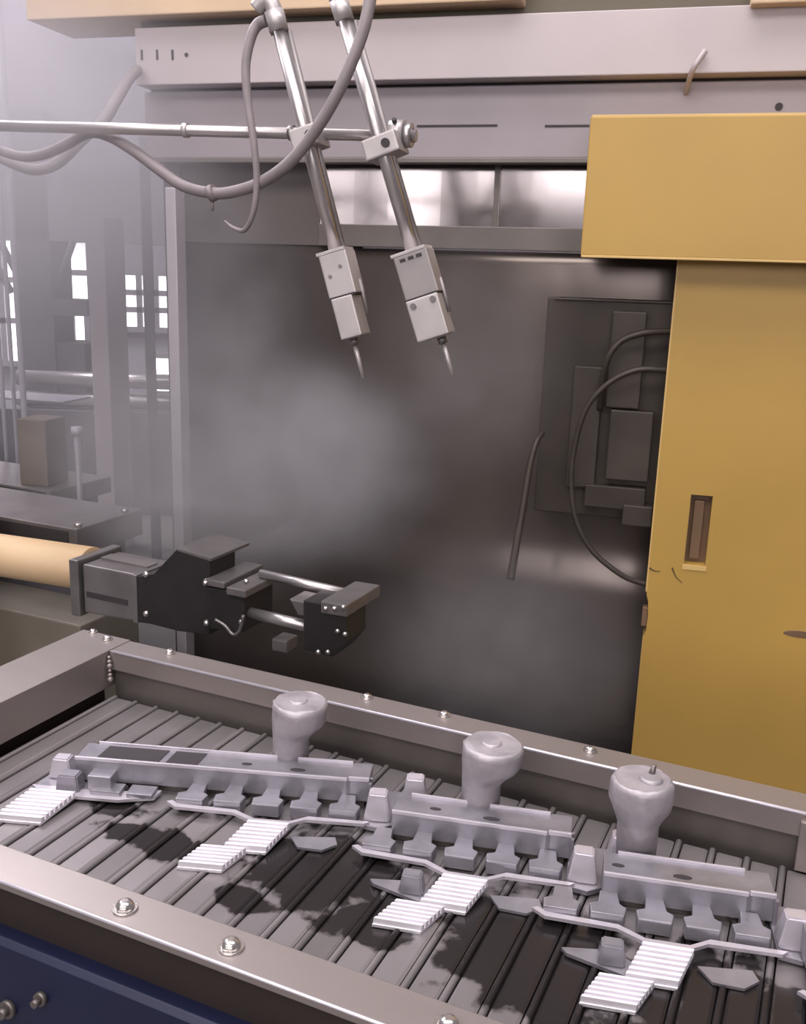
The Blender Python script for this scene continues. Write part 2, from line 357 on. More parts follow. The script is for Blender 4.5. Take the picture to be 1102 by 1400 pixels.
def casting(ox, oy, ang, label, left=-.30, cup=(-.142, .078, 1.0, True), long=False, side_block=True, partial=False):
    t = thing('die_casting', label, 'casting', FC, (ox, oy, BELT), 'aluminium castings on the conveyor')
    T = Matrix.Translation((ox, oy, 0)) @ Matrix.Rotation(math.radians(ang), 4, 'Z')
    # main bar: tray-like box, open shallow top with raised lips and a necked end
    out = [(left, 0), (-.035, 0), (-.028, .004), (.002, .004), (.002, .060), (-.028, .060), (-.034, .056), (left, .056)]
    mb = MB(); mb.prism(out, 'z', ZB, ZT-.004, T=T, bev=.0015)
    bar = part(t, 'bar', mb, 'casting')
    lip = MB()
    lip.box(left, -.033, -.001, .003, ZT-.006, ZT, T=T, bev=.001); lip.box(-.031, .003, .002, .006, ZT-.006, ZT+.001, T=T, bev=.001)
    part(bar, 'lip', lip, 'vent_cast')  # paler material paints the bright highlight on the lips
    part(bar, 'lip', MB().box(left+.02, -.031, .053, .0565, ZT-.006, ZT+.001, T=T, bev=.001), 'vent_cast')
    for (u, v, w, d) in ([(-.205, .026, .009, .004), (-.118, .020, .013, .005)]):
        part(bar, 'hole', MB().prism([(u+w*math.cos(a*math.pi/6), v+d*math.sin(a*math.pi/6)) for a in range(12)], 'z', ZT-.006, ZT-.0032, T=T), 'dark_hole')
    for a in (.002, .018):
        mbx = MB(); mbx.box(.001, .007, a, a+.006, ZB-.004, ZT-.008, T=T, bev=.001); part(bar, 'rib', mbx, 'casting')
    # end flange with two overflow blocks
    fl = MB(); fl.prism([(.0, -.058), (.030, -.064), (.064, -.040), (.105, .006), (.108, .040), (.060, .050), (.0, .046)], 'z', BELT+.004, BELT+.012, T=T, bev=.001)
    part(t, 'end_flange', fl, 'casting')
    # foot that carries the bar
    part(t, 'web', MB().box(max(left, -.28), -.006, .012, .046, BELT+.001, ZB+.002, T=T), 'rail_skirt')
    b = MB(); trap(b, .022, -.030, BELT+.012, BELT+.056, .042, .036, T); part(t, 'overflow_block', b, 'vent_cast')
    b = MB(); trap(b, .076, .022, BELT+.012, BELT+.058, .042, .036, T); part(t, 'overflow_block', b, 'vent_cast')
    # front rim and five tabs
    rim = [(-.318, -.046), (-.300, -.060), (-.205, -.063), (-.165, -.084), (-.115, -.084), (-.088, -.066), (.004, -.064), (.012, -.056), (-.085, -.056), (-.112, -.074), (-.168, -.074), (-.203, -.054), (-.296, -.050), (-.31, -.042)]
    if partial: rim = [(-.318, -.046), (-.300, -.060), (-.2, -.063), (-.2, -.054), (-.296, -.050), (-.31, -.042)]
    part(t, 'rim', MB().prism(rim, 'z', BELT+.012, BELT+.017, T=T), 'vent_cast')
    for i in range(5):
        u = -.278+.062*i
        tb = MB()
        pts = [(u-.024, -.050), (u+.020, -.050), (u+.024, -.030), (u+.015, -.024), (u+.012, .002), (u-.012, .002), (u-.014, -.024), (u-.026, -.030)]
        tb.prism(pts, 'z', BELT+.006, BELT+.027-.002*(i == 0), T=T, bev=.002)
        part(t, 'tab', tb, 'casting')
    # neck and two corrugated chill vents stepping down to the belt
    part(t, 'neck', MB().prism([(-.160, -.080), (-.120, -.080), (-.112, -.094), (-.170, -.094)], 'z', BELT+.008, BELT+.016, T=T, bev=.001), 'casting')
    v = MB(); vent(v, -.172, -.108, -.146, -.088, BELT+.006, BELT+.016, T, 7); part(t, 'chill_vent', v, 'chill_cast_lit')
    v = MB(); vent(v, -.226, -.160, -.198, -.150, BELT+.005, BELT+.008, T, 6); part(t, 'chill_vent', v, 'chill_cast_lit')
    part(t, 'drip_plate', MB().prism([(-.104, -.098), (-.088, -.124), (-.050, -.126), (-.030, -.108), (-.036, -.090), (-.07, -.094)], 'z', BELT+.002, BELT+.006, T=T), 'casting')
    if side_block:
        part(t, 'side_plate', MB().prism([(-.275, -.106), (-.268, -.116), (-.180, -.146), (-.176, -.120), (-.210, -.096)], 'z', BELT+.003, BELT+.008, T=T), 'casting')
        b = MB(); trap(b, -.212, -.116, BELT+.008, BELT+.036, .036, .026, T, .74); part(t, 'overflow_block', b, 'casting')
    if long:
        # longer left end: two openings in the bar's top, two blocks, a plate and a vent of its own
        for (a0, a1) in ((-.455, -.350), (-.338, -.285)):
            part(bar, 'opening', MB().prism([(a0, .008), (a1, .008), (a1+.006, .049), (a0+.006, .049)], 'z', ZT-.006, ZT-.0030, T=T), 'dark_hole')
        b = MB(); trap(b, -.520, .020, BELT+.010, BELT+.044, .040, .034, T); part(t, 'overflow_block', b, 'vent_cast')
        b = MB(); trap(b, -.490, -.020, BELT+.010, BELT+.038, .040, .030, T, .8); part(t, 'overflow_block', b, 'casting')
        b = MB(); b.box(-.458, -.418, -.026, .002, BELT+.014, BELT+.038, T=T, bev=.002); part(t, 'lug', b, 'casting')
        part(t, 'rim', MB().prism([(-.556, -.020), (-.545, -.030), (-.47, -.046), (-.40, -.046), (-.345, -.030), (-.34, -.006), (-.40, -.018), (-.465, -.022)], 'z', BELT+.006, BELT+.011, T=T), 'vent_cast')
        for (u, w) in ((-.425, .05), (-.368, .044)):
            part(t, 'tab', MB().box(u-w/2, u+w/2, -.036, -.006, BELT+.010, BELT+.018, T=T, bev=.002), 'casting')
        part(t, 'end_flange', MB().prism([(-.55, -.02), (-.47, -.04), (-.40, .0), (-.45, .05), (-.54, .045)], 'z', BELT+.003, BELT+.010, T=T, bev=.001), 'casting')
        v = MB(); vent(v, -.545, -.470, -.120, -.044, BELT+.005, BELT+.012, T, 8); part(t, 'chill_vent', v, 'chill_cast_lit')
        part(t, 'web', MB().box(left+.004, -.30, .012, .046, BELT+.001, ZB+.002, T=T), 'rail_skirt')
    # the pouring cup behind the bar
    if cup:
        cu, cv, sc, lop = cup
        prof = [(0, .0310, 0), (.080, .0315, 0), (.092, .036, .004), (.104, .0435, .011), (.112, .0465, .014), (.136, .0480, .015), (.143, .0470, .015), (.146, .043, .015)] if lop else \
               [(0, .0300, 0), (.082, .0305, 0), (.096, .036, 0), (.112, .0440, 0), (.124, .0465, 0), (.144, .0460, 0), (.150, .0440, 0), (.153, .040, 0)]
        rs = [((cu+dx, cv, BELT+.002+h*sc), (1, 0, 0), (0, 1, 0), r*.98*sc) for h, r, dx in prof]
        cm = MB(); cm.rings(rs, 28, T=T)
        for v_ in cm.bm.verts:
            if v_.co.z > BELT+.1: v_.co += Vector((random.uniform(-1, 1), random.uniform(-1, 1), random.uniform(-1, 1)))*.0013
        cupo = part(t, 'pouring_cup', cm, 'cup_cast')
        z = BELT+.002+prof[-1][0]*sc
        dmb = MB(); dmb.rings([((cu+.012, cv, z-.004), (1, 0, 0), (0, 1, 0), .020), ((cu+.012, cv, z+.004), (1, 0, 0), (0, 1, 0), .014)], 14, T=T)
        part(cupo, 'sprue_nub', dmb, 'cup_cast')
        if not lop:
            part(cupo, 'sprue_nub', MB().cyl((cu+.012, cv+.01, z-.002), (cu+.016, cv+.014, z+.016), .006, 10, .003, T=T), 'rail_skirt')
    return t
casting(-.613, 1.262, 18.7, 'longest grey casting, left end with two dark openings in its bar', left=-.49, long=True, side_block=False)
casting(-.278, 1.258, 12.7, 'casting in the middle of the row, lopsided cup, no dark openings in its bar', left=-.268)
casting(.007, 1.242, 13.0, 'nearest whole casting, with the round symmetrical cup in front of the yellow door', cup=(-.178, .095, 1.0, False), left=-.225)
casting(.345, 1.235, 13.0, 'casting cut off by the right edge of the picture', partial=False)

# ================================================================== die-casting machine (frame FM)
mach = thing('die_casting_machine', 'die casting machine with grey header beam above a dark stainless enclosure', 'machine', FM, (-.6, 3.0, 0))
zt = mp(640, 21, 2.8).z; zg = mp(640, 107, 2.8).z; zl = mp(640, 216, 2.86).z
xh = mp(185, 75, 2.8).x
hp = part(mach, 'header_panel', MB().box(xh, 1.3, 2.80, 3.05, zg, zt, bev=.003), 'panel_grey')
for px, w, h in ((194, .007, .028), (215, .007, .028), (236, .007, .028)):
    q = mp(px, 75, 2.8); part(hp, 'slot', MB().box(q.x-w/2, q.x+w/2, 2.798, 2.806, q.z-h/2, q.z+h/2), 'dark_hole')
q = mp(255, 75, 2.8); part(hp, 'hole', MB().cyl((q.x, 2.798, q.z), (q.x, 2.806, q.z), .006, 12), 'dark_hole')
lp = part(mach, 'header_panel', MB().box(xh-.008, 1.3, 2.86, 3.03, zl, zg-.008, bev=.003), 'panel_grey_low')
part(mach, 'gap_strip', MB().box(xh+.01, 1.3, 2.87, 3.02, zg-.01, zg+.002), 'dark_hole')
for a, b in ((570, 680), (745, 806)):
    p = mp(a, 172, 2.86); q = mp(b, 172, 2.86); part(lp, 'seam', MB().box(p.x, q.x, 2.858, 2.866, p.z-.004, p.z+.002), 'dark_hole')
q = mp(1065, 146, 2.86); part(lp, 'hole', MB().cyl((q.x, 2.857, q.z), (q.x, 2.866, q.z), .010, 14), 'dark_hole')
part(lp, 'bottom_lip', MB().box(xh-.008, 1.3, 2.852, 2.90, zl-.014, zl, bev=.002), 'rail_skirt')
# upper row of polished panes and the frame around them
x1 = mp(440, 225, 2.97).x; x2 = mp(681, 260, 2.97).x; zp = mp(640, 310, 2.97).z; zs = mp(640, 341, 2.97).z
def bowed(xa, xb, y, z0, z1, bow, n=10):
    """thin polished sheet, bowed a little so that it warps what it mirrors"""
    mb = MB(); pts = []
    for k in range(n+1):
        t = k/n; pts.append((xa+(xb-xa)*t, y-bow*math.sin(math.pi*t)))
    mb.prism(pts+[(p[0], p[1]+.006) for p in pts[::-1]], 'z', z0, z1); return mb
xp = mp(246, 300, 2.97).x
part(mach, 'filler_sheet', MB().box(xp, x1, 2.964, 2.974, zs+.002, zl+.02), 'dull_sheet')
part(mach, 'pane', bowed(x1, x2-.006, 2.962, zp, zl+.02, .005), 'stainless_pane')
part(mach, 'pane', bowed(x2+.006, -.05, 2.956, zp, zl+.02, .002), 'stainless_pane')
part(mach, 'pane_frame', MB().box(x2-.008, x2+.008, 2.945, 2.985, zp, zl), 'rail_skirt')
part(mach, 'pane_frame', MB().box(x1, 1.2, 2.945, 2.985, zs, zp, bev=.002), 'rail_skirt')
# enclosure sheet: upright, then bent out into a splash apron
zk = mp(640, 762, 2.97).z
prof = [(2.969, zs), (2.9670, zs-.04), (2.9652, zs-.08), (2.9645, zs-.12), (2.9645, zk+.10)]
yy = 2.9645; nb = 24; za, zb = zk+.10, zk-.09
for k in range(nb):                          # a soft outward step pressed into the sheet
    dz = (za-zb)/nb; yy -= math.tan(math.radians(14*math.sin(math.pi*(k+.5)/nb)))*dz; prof.append((yy, za-dz*(k+1)))
prof += [(yy-.002, zb-.3), (yy-.002, .02)]
sh = prof+[(p[0]+.008, p[1]+.003) for p in prof[::-1]]
es = MB(); es.prism(sh, 'x', xp, 1.2)
for f in es.bm.faces: f.smooth = abs(f.normal.x) < .5
part(mach, 'enclosure_sheet', es, 'stainless')
part(mach, 'sheet_edge', MB().cyl((mp(495, 340, 2.95).x, 2.962, zs), (1.2, 2.962, zs), .005, 10), 'stainless_post')
q = mp(236, 400, 2.80); part(mach, 'post', MB().box(q.x-.018, q.x+.018, 2.80, 2.86, 0, mp(236, 256, 2.80).z, bev=.003), 'stainless_post')
part(mach, 'cross_member', MB().box(xh, xh+.06, 2.95, 3.05, 0, zl), 'bg_dark')
part(mach, 'cross_member', MB().box(1.15, 1.25, 2.92, 3.05, 0, zl), 'bg_dark')
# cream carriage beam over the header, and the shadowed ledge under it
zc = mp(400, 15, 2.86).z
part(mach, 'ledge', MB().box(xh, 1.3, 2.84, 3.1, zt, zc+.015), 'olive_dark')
part(mach, 'carriage_beam', MB().box(mp(47, 20, 2.8).x, mp(715, 10, 2.8).x, 2.76, 3.0, mp(400, 15, 2.78).z, zc+.25, bev=.004), 'cream')
part(mach, 'carriage_beam', MB().box(mp(1026, 5, 2.8).x, 1.3, 2.76, 3.0, mp(1060, 7, 2.78).z, zc+.25, bev=.004), 'cream')
# loose cable tie poking out of the header joint
a, b, c = mp(938, 120, 2.78), mp(947, 95, 2.76), mp(964, 68, 2.77)
single('cable_tie', MB().tube([(a.x, 2.86, a.z), (b.x, 2.77, b.z), (c.x, 2.78, c.z)], .006, 8, 6, .009), 'panel_grey', 'pale strip poking out of the grey header beam above yellow box', 'cable tie', FM, (a.x, 2.86, a.z))

# die block with hoses, in the shade beside the yellow door
dx0 = mp(738, 550, 2.80).x; dx1 = .28; dz1 = mp(800, 408, 2.8).z; dz0 = mp(740, 702, 2.8).z
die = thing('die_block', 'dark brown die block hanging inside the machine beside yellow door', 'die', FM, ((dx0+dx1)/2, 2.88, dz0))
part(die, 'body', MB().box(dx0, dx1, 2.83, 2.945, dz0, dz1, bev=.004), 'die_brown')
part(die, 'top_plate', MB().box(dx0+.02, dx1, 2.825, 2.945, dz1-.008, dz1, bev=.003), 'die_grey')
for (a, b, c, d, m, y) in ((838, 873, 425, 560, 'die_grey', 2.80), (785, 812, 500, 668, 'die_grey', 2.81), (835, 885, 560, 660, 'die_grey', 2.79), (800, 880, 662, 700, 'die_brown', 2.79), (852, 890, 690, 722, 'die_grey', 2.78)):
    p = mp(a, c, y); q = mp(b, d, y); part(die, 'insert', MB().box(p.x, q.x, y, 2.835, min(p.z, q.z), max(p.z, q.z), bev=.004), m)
def hose(name, pts, r, m, label, cat='hose', rr=None, F=FM, group=None):
    P = [on_y(px, py, Y, F) for px, py, Y in pts]
    return single(name, MB().tube(P, r, 10, 6, rr), m, label, cat, F, P[0], group)
hose('coolant_hose', [(940, 452, 2.80), (912, 453, 2.77), (880, 455, 2.75), (850, 466, 2.75), (832, 488, 2.75), (824, 520, 2.77), (820, 560, 2.80)], .009, 'die_grey', 'upper curved hose arching over the brown die block')
hose('coolant_hose', [(935, 508, 2.80), (908, 506, 2.76), (870, 506, 2.74), (832, 524, 2.74), (803, 556, 2.74), (788, 600, 2.74), (781, 650, 2.74), (786, 705, 2.74), (806, 748, 2.74), (838, 778, 2.74), (870, 795, 2.76), (930, 806, 2.79)], .008, 'die_grey', 'large looped hose hanging below the die block to the bright bend')
hose('hanging_lance', [(742, 592, 2.74), (733, 606, 2.70), (724, 640, 2.68), (714, 700, 2.66), (705, 750, 2.64), (698, 792, 2.63)], .007, 'die_grey', 'thin dark bent rod hanging before the bright steel bend', 'rod', .012)

# yellow guard box and sliding door
yx0 = mp(802, 260, 2.70).x; yz0 = mp(950, 354, 2.70).z; yz1 = mp(950, 161, 2.70).z
yb = thing('guard_box', 'yellow sheet metal guard box mounted above the yellow door', 'guard box', FM, (yx0+.4, 2.72, yz0))
part(yb, 'shell', MB().box(yx0, 1.2, 2.66, 2.86, yz0, yz1, bev=.004), 'yellow')
part(yb, 'top_edge', MB().box(yx0+.004, 1.2, 2.664, 2.70, yz1-.001, yz1+.004, bev=.001), 'yellow_edge')
part(yb, 'bottom_edge', MB().box(yx0+.002, 1.2, 2.659, 2.70, yz0-.004, yz0+.002, bev=.001), 'yellow_edge')
DY = 2.75
ex = mp(895, 700, DY).x
nz0 = mp(880, 862, DY).z; nz1 = mp(882, 822, DY).z
h0 = mp(945, 676, DY); h1 = mp(935, 771, DY); h2 = mp(975, 676, DY)
yd = thing('sliding_door', 'tall yellow sliding door with recessed handle and dark scuff marks', 'door', FM, (ex+.5, DY, 0))
# door leaf in four pieces round the handle recess, with the chewed notch in the left edge
sk = DY+.055
leaf = MB(); Z1 = yz0+.01
zz0, zz1 = h1.z, h0.z; hx0, hx1 = h0.x, h2.x
ol = [(ex, .04), (ex, nz0-.02), (ex+.006, nz0), (ex+.008, (nz0+nz1)/2), (ex+.004, nz1), (ex, nz1+.02), (ex, Z1), (1.15, Z1), (1.15, .04)]
bm = leaf.bm
def ring_at(y): return [bm.verts.new((p[0], y, p[1])) for p in ol]
# left strip (with the notch), right strip, and pieces above and below the recess
leaf.prism([(ex, .04), (ex, nz0-.02), (ex+.008, nz0), (ex+.010, (nz0+nz1)/2), (ex+.006, nz1), (ex, nz1+.02), (ex, Z1), (hx0, Z1), (hx0, .04)], 'y', DY, sk)
leaf.prism([(hx1, .04), (hx1, Z1), (1.15, Z1), (1.15, .04)], 'y', DY, sk)
leaf.prism([(hx0, zz1), (hx0, Z1), (hx1, Z1), (hx1, zz1)], 'y', DY, sk)
leaf.prism([(hx0, .04), (hx0, zz0), (hx1, zz0), (hx1, .04)], 'y', DY, sk)
bmesh.ops.remove_doubles(bm, verts=bm.verts, dist=1e-5)
dup = {}
for f in bm.faces: dup.setdefault(tuple(sorted(v.index for v in f.verts)), []).append(f)
leafo = part(yd, 'leaf', leaf, 'yellow')
rec = part(yd, 'handle_recess', MB().box(hx0-.004, hx1+.004, DY+.040, DY+.054, zz0-.004, zz1+.004), 'handle_brown', 'recessed brown finger pull')
part(rec, 'finger_bar', MB().box(hx0+.012, hx0+.040, DY+.022, DY+.041, zz0+.012, zz1-.02, bev=.003), 'handle_brown')
part(yd, 'edge_trim', MB().box(ex-.004, ex, DY-.001, sk, nz1+.03, Z1), 'yellow_edge')
part(rec, 'rim', MB().box(hx0-.004, hx1+.004, DY-.002, DY+.01, zz0-.016, zz0-.001, bev=.001), 'yellow_edge')
for pts in ([(888, 776), (894, 780), (903, 781)], [(919, 776), (924, 788), (933, 797)]):
    P = [mp(a, b, DY-.0005) for a, b in pts]; part(yd, 'scuff_mark', MB().tube(P, .0025, 6, 5, .001), 'scuff')
q = mp(1090, 867, DY); part(yd, 'scuff_mark', MB().rings([((q.x+.01, DY+.001, q.z), (1, 0, 0), (0, 0, .22), .05), ((q.x+.01, DY-.001, q.z), (1, 0, 0), (0, 0, .22), .045)], 18), 'handle_brown')
q = mp(881, 845, DY); part(yd, 'latch', MB().box(q.x-.008, q.x+.012, DY+.012, DY+.04, q.z-.03, q.z+.03, bev=.004), 'handle_brown')

# ================================================================== spray lances on their support rod (frame FM, Y = 2.0)
LY = 2.0
pl = mp(0, 172, LY+.035); pr = mp(566, 186, LY+.035); zr = (pl.z+pr.z)/2
def zrod(x): return pl.z+(pr.z-pl.z)*(x-pl.x)/(pr.x-pl.x)
sup = thing('support_rod', 'horizontal steel support rod carrying the two spray lances', 'rod', FM, (pl.x-.35, LY+.035, 0))
part(sup, 'rod', MB().cyl((pl.x-.35, LY+.035, zrod(pl.x-.35)), (pr.x+.005, LY+.035, pr.z), .0125, 18), 'chrome_rod')
part(sup, 'stand', MB().box(pl.x-.40, pl.x-.32, LY, LY+.08, 0, pl.z+.1), 'bg_steel')
for px, w, m in ((253, .012, 'alu_block'), (398, .012, 'grip_steel')):
    q = mp(px, 178, LY+.03); part(sup, 'collar', MB().cyl((q.x-w/2, LY+.035, zrod(q.x)), (q.x+w/2, LY+.035, zrod(q.x)), .0155, 16), m)
q = mp(556, 185, LY+.035)
kn = part(sup, 'end_clamp', MB().cyl((q.x-.034, LY+.035, q.z), (q.x-.004, LY+.035, q.z), .030, 22), 'alu_block')
part(kn, 'end_cap', MB().cyl((q.x-.004, LY+.035, q.z), (q.x+.012, LY+.035, q.z), .024, 22), 'chrome_rod')
part(kn, 'bore', MB().cyl((q.x+.010, LY+.035, q.z), (q.x+.014, LY+.035, q.z), .014, 18), 'grip_steel')
part(kn, 'screw', MB().cyl((q.x-.020, LY+.012, q.z+.022), (q.x-.020, LY+.006, q.z+.028), .005, 10), 'dark_hole')

def lance(top, low, tip, bw, label, clamp_px, second):
    """rod from top to low, two-piece valve block, thin nozzle tube to tip"""
    a = mp(*top, LY); b = mp(*low, LY); c = mp(*tip, LY)
    t = thing('spray_lance', label, 'spray lance', FM, (b.x, LY, b.z), 'spray lances')
    d = (b-a).normalized(); side = Vector((0, 1, 0)).cross(d).normalized()     # across, in the machine's face
    if side.x < 0: side = -side
    R3 = Matrix((side, Vector((0, 1, 0)), -d)).transposed().to_4x4()
    T = Matrix.Translation(b) @ R3                                             # local: x across, y depth, z back up the rod
    rod = part(t, 'rod', MB().cyl(a, b+d*.005, .0145, 18), 'chrome_rod')
    part(t, 'air_pipe', MB().cyl(a+side*.016+Vector((0, .012, 0))+d*.03, b+side*.014+Vector((0, .012, 0)), .006, 10), 'alu_block_dark')
    part(t, 'union', MB().cyl(a-d*.012, a+d*.028, .022, 6), 'alu_block')
    part(t, 'elbow', MB().tube([a+d*.01, a-d*.02, a-d*.035+Vector((-.012, 0, 0)), a-d*.030+Vector((-.034, .0, -.012))], .017, 12, 5), 'alu_block') if not second else \
        part(t, 'elbow', MB().cyl(a-d*.012, a-d*.10, .019, 14), 'alu_block')
    L1 = .090
    b1 = part(t, 'valve_block', MB().box(-bw/2, bw/2, -.03, .035, -L1, .002, T=T, bev=.003), 'alu_block' if not second else 'alu_block_dark')
    part(b1, 'cap', MB().box(-bw/2-.004, bw/2-.002, -.031, .034, .001, .008, T=T, bev=.001), 'alu_block')
    b2 = part(t, 'nozzle_block', MB().box(-bw/2+.004 if not second else -bw/2, bw/2-.010 if not second else bw/2-.004, -.034, .030, -L1-.088, -L1-.001, T=T, bev=.003), 'alu_block')
    part(b2, 'gap', MB().box(-bw/2+.002, bw/2-.004, -.032, .03, -L1-.003, -L1+.002, T=T), 'dark_hole')
    part(t, 'side_pipe', MB().cyl(T @ Vector((bw/2+.001, .012, -.062)), T @ Vector((bw/2, .012, -L1-.045)), .004, 10), 'alu_block_dark')
    for u, z in ((-bw/2+.014, -L1-.014), (bw/2-.016, -L1-.012)) if second else ((-bw/2+.015, -.045), (bw/2-.02, -.03)):
        part(b2 if second else b1, 'screw', MB().cyl(T @ Vector((u, -.030, z)), T @ Vector((u, -.0375 if second else -.0325, z)), .0065 if second else .004, 10), 'grip_steel')
    if second:
        for u in (-.018, 0, .018): part(b1, 'screw', MB().box(u-.006, u+.006, -.0325, -.028, -.012, -.006, T=T), 'dark_hole')
    s = c-d*max(.03, (c-(T @ Vector((0, 0, -L1-.090)))).dot(d))
    part(t, 'nozzle_seat', MB().cyl(s, s+d*.014, .010, 12), 'grip_steel')
    part(t, 'nozzle_tube', MB().cyl(s+d*.012, c, .0052, 10, .0045), 'alu_block')
    # clamp on the support rod
    q = mp(*clamp_px, LY); tt = (q.z-a.z)/(b.z-a.z); pc = a+(b-a)*tt
    Tc = Matrix.Translation(pc) @ R3
    cl = part(t, 'clamp', MB().box(-.034 if second else -.028, .040 if second else .03, -.026, .055, -.02, .022, T=Tc, bev=.004), 'alu_block')
    part(cl, 'screw', MB().cyl(Tc @ Vector((.016, -.0265, .001)), Tc @ Vector((.016, -.030, .001)), .009, 14), 'dark_hole')
    return t
lance((377, 24), (460, 347), (497, 517), .062, 'spray lance with the narrower pale blocks, nearer the grey post', (421, 190), False)
lance((466, 10), (565, 347), (620, 517), .074, 'spray lance with the wider blocks, beside the rod end clamp', (533, 202), True)
hose('spray_hose', [(364, 28, 2.0), (352, 34, 2.0), (343, 52, 1.99), (336, 90, 1.98), (339, 140, 1.97), (347, 195, 1.96), (351, 245, 1.96), (347, 288, 1.96), (335, 314, 1.97), (320, 312, 1.99), (308, 303, 2.02)], .0125, 'hose_grey', 'grey hose dropping from the left lance elbow into a low loop', rr=.0035)
hose('spray_hose', [(508, -14, 1.97), (504, 10, 1.96), (494, 50, 1.95), (470, 110, 1.94), (440, 165, 1.94), (400, 218, 1.95), (360, 248, 1.97), (320, 262, 1.99), (290, 264, 2.0), (250, 254, 2.02), (215, 230, 2.04), (180, 204, 2.05), (148, 186, 2.07), (120, 182, 2.1), (90, 198, 2.12), (55, 212, 2.15), (20, 212, 2.18), (-40, 190, 2.2)], .0125, 'hose_grey', 'long grey hose sagging across both lances toward the left')
hose('power_cable', [(188, 96, 2.78), (176, 108, 2.70), (160, 135, 2.60), (142, 165, 2.55), (115, 188, 2.5), (80, 222, 2.48), (50, 232, 2.46), (20, 224, 2.45), (-30, 200, 2.45)], .016, 'hose_grey', 'grey cable running from header end down to the left')
q = mp(290, 270, 2.0); single('hose_tie', MB().cyl((q.x-.007, 2.0, q.z+.006), (q.x+.007, 2.0, q.z+.012), .018, 12).cyl((q.x, 2.0, q.z-.028), (q.x, 2.0, q.z), .004, 8), 'hose_grey', 'tie with a short tail on the sagging grey hose', 'cable tie', FM, (q.x, 2.0, q.z))

# ================================================================== robot arm with gripper (frame FC, about Y = 1.85)
GY = 1.80
def gz(px, py): return cp(px, py, GY)
arm = thing('robot_arm', 'cream robot arm with black steel gripper reaching in above the rail', 'robot arm', FC, (gz(0, 770).x-.4, GY+.05, 0))
a0 = gz(0, 768); a1 = gz(108, 785)
ar = (gz(0, 741).z-gz(0, 797).z)/2
sl = (a1.z-a0.z)/(a1.x-a0.x)
part(arm, 'arm_tube', MB().cyl((a0.x-.5, GY+.05, a0.z-sl*.5), (a1.x, GY+.05, a1.z), ar*1.0, 32), 'robot_cream')
part(arm, 'pedestal', MB().box(a0.x-.66, a0.x-.30, GY-.1, GY+.25, 0, a0.z+.12, bev=.02), 'robot_cream')
f0 = gz(107, 760); f1 = gz(123, 838)
part(arm, 'flange', MB().box(f0.x, f1.x, GY-.035, GY+.13, f1.z, f0.z, bev=.004), 'grip_steel')
w0 = gz(122, 768); w1 = gz(199, 842)
wz1 = gz(160, 772).z; wz0 = gz(160, 842).z
wr = part(arm, 'wrist_block', MB().prism([(w0.x, gz(122, 833).z), (w0.x, gz(122, 768).z), (w1.x, gz(199, 783).z), (w1.x, gz(199, 846).z)], 'y', GY-.025, GY+.11, bev=.005), 'grip_steel')
g0 = gz(128, 806); g1 = gz(184, 818)
part(wr, 'groove', MB().prism([(g0.x, g0.z+.003), (g1.x, g1.z+.003), (g1.x, g1.z-.012), (g0.x, g0.z-.012)], 'y', GY-.0262, GY-.02), 'dark_hole')
part(wr, 'end_plate', MB().prism([(w1.x-.012, gz(193, 781).z), (w1.x+.002, gz(200, 783).z), (w1.x+.002, gz(200, 847).z), (w1.x-.012, gz(193, 846).z)], 'y', GY-.032, GY+.10, bev=.002), 'grip_steel')
part(wr, 'top_rail', MB().prism([(w0.x+.01, gz(126, 768).z+.004), (w1.x-.015, gz(192, 782).z+.004), (w1.x-.015, gz(192, 782).z-.004), (w0.x+.01, gz(126, 768).z-.004)], 'y', GY+.03, GY+.07), 'slab')
br = [(199, 784), (221, 780), (252, 747), (297, 761), (297, 863), (255, 858), (215, 848), (199, 846)]
bk = part(arm, 'bracket', MB().prism([(gz(*p).x, gz(*p).z) for p in br], 'y', GY-.03, GY+.075, bev=.003), 'black_steel')
for p in ((211, 781), (211, 834), (293, 790), (293, 846)):
    q = gz(*p); part(bk, 'bolt', MB().dome((q.x, GY-.030, q.z), (0, -1, 0), .0085, .007, 12), 'bolt_steel')
q0 = gz(253, 748); q1 = gz(297, 762)
part(bk, 'cover_plate', MB().prism([(q0.x, q0.z-.002), (q1.x+.004, q1.z-.002), (q1.x+.004, q1.z+.005), (q0.x, q0.z+.005)], 'y', GY-.03, GY+.13, bev=.001), 'grip_steel')
# clamp body
c0 = gz(297, 790); c1 = gz(350, 855)
cb = part(arm, 'clamp_body', MB().prism([(c0.x, gz(297, 852).z), (c0.x, gz(297, 796).z), (gz(345, 804).x, gz(345, 804).z), (gz(345, 860).x, gz(345, 858).z)], 'y', GY-.04, GY+.09, bev=.004), 'black_steel')
part(cb, 'clamp_bar', MB().prism([(c0.x-.002, gz(297, 789).z-.008), (c0.x-.002, gz(297, 789).z+.008), (gz(322, 794).x, gz(322, 794).z+.008), (gz(322, 794).x, gz(322, 794).z-.008)], 'y', GY-.045, GY+.12, bev=.003), 'grip_steel')
part(cb, 'clamp_bar', MB().prism([(gz(326, 798).x, gz(326, 798).z-.012), (gz(326, 798).x, gz(326, 798).z+.006), (gz(352, 803).x, gz(352, 803).z+.006), (gz(352, 803).x, gz(352, 803).z-.012)], 'y', GY-.05, GY+.10, bev=.003), 'grip_steel')
for p in ((297, 790), (298, 844), (345, 842), (352, 788)):
    q = gz(*p); part(cb, 'bolt', MB().dome((q.x, GY-.045, q.z), (0, -1, 0), .007, .007, 10), 'bolt_steel')
P = [gz(*p) for p in ((312, 838), (325, 846), (336, 858), (345, 852), (350, 832))]
part(cb, 'air_line', MB().tube([(p.x, GY-.052, p.z) for p in P], .004, 8, 5), 'grip_steel')
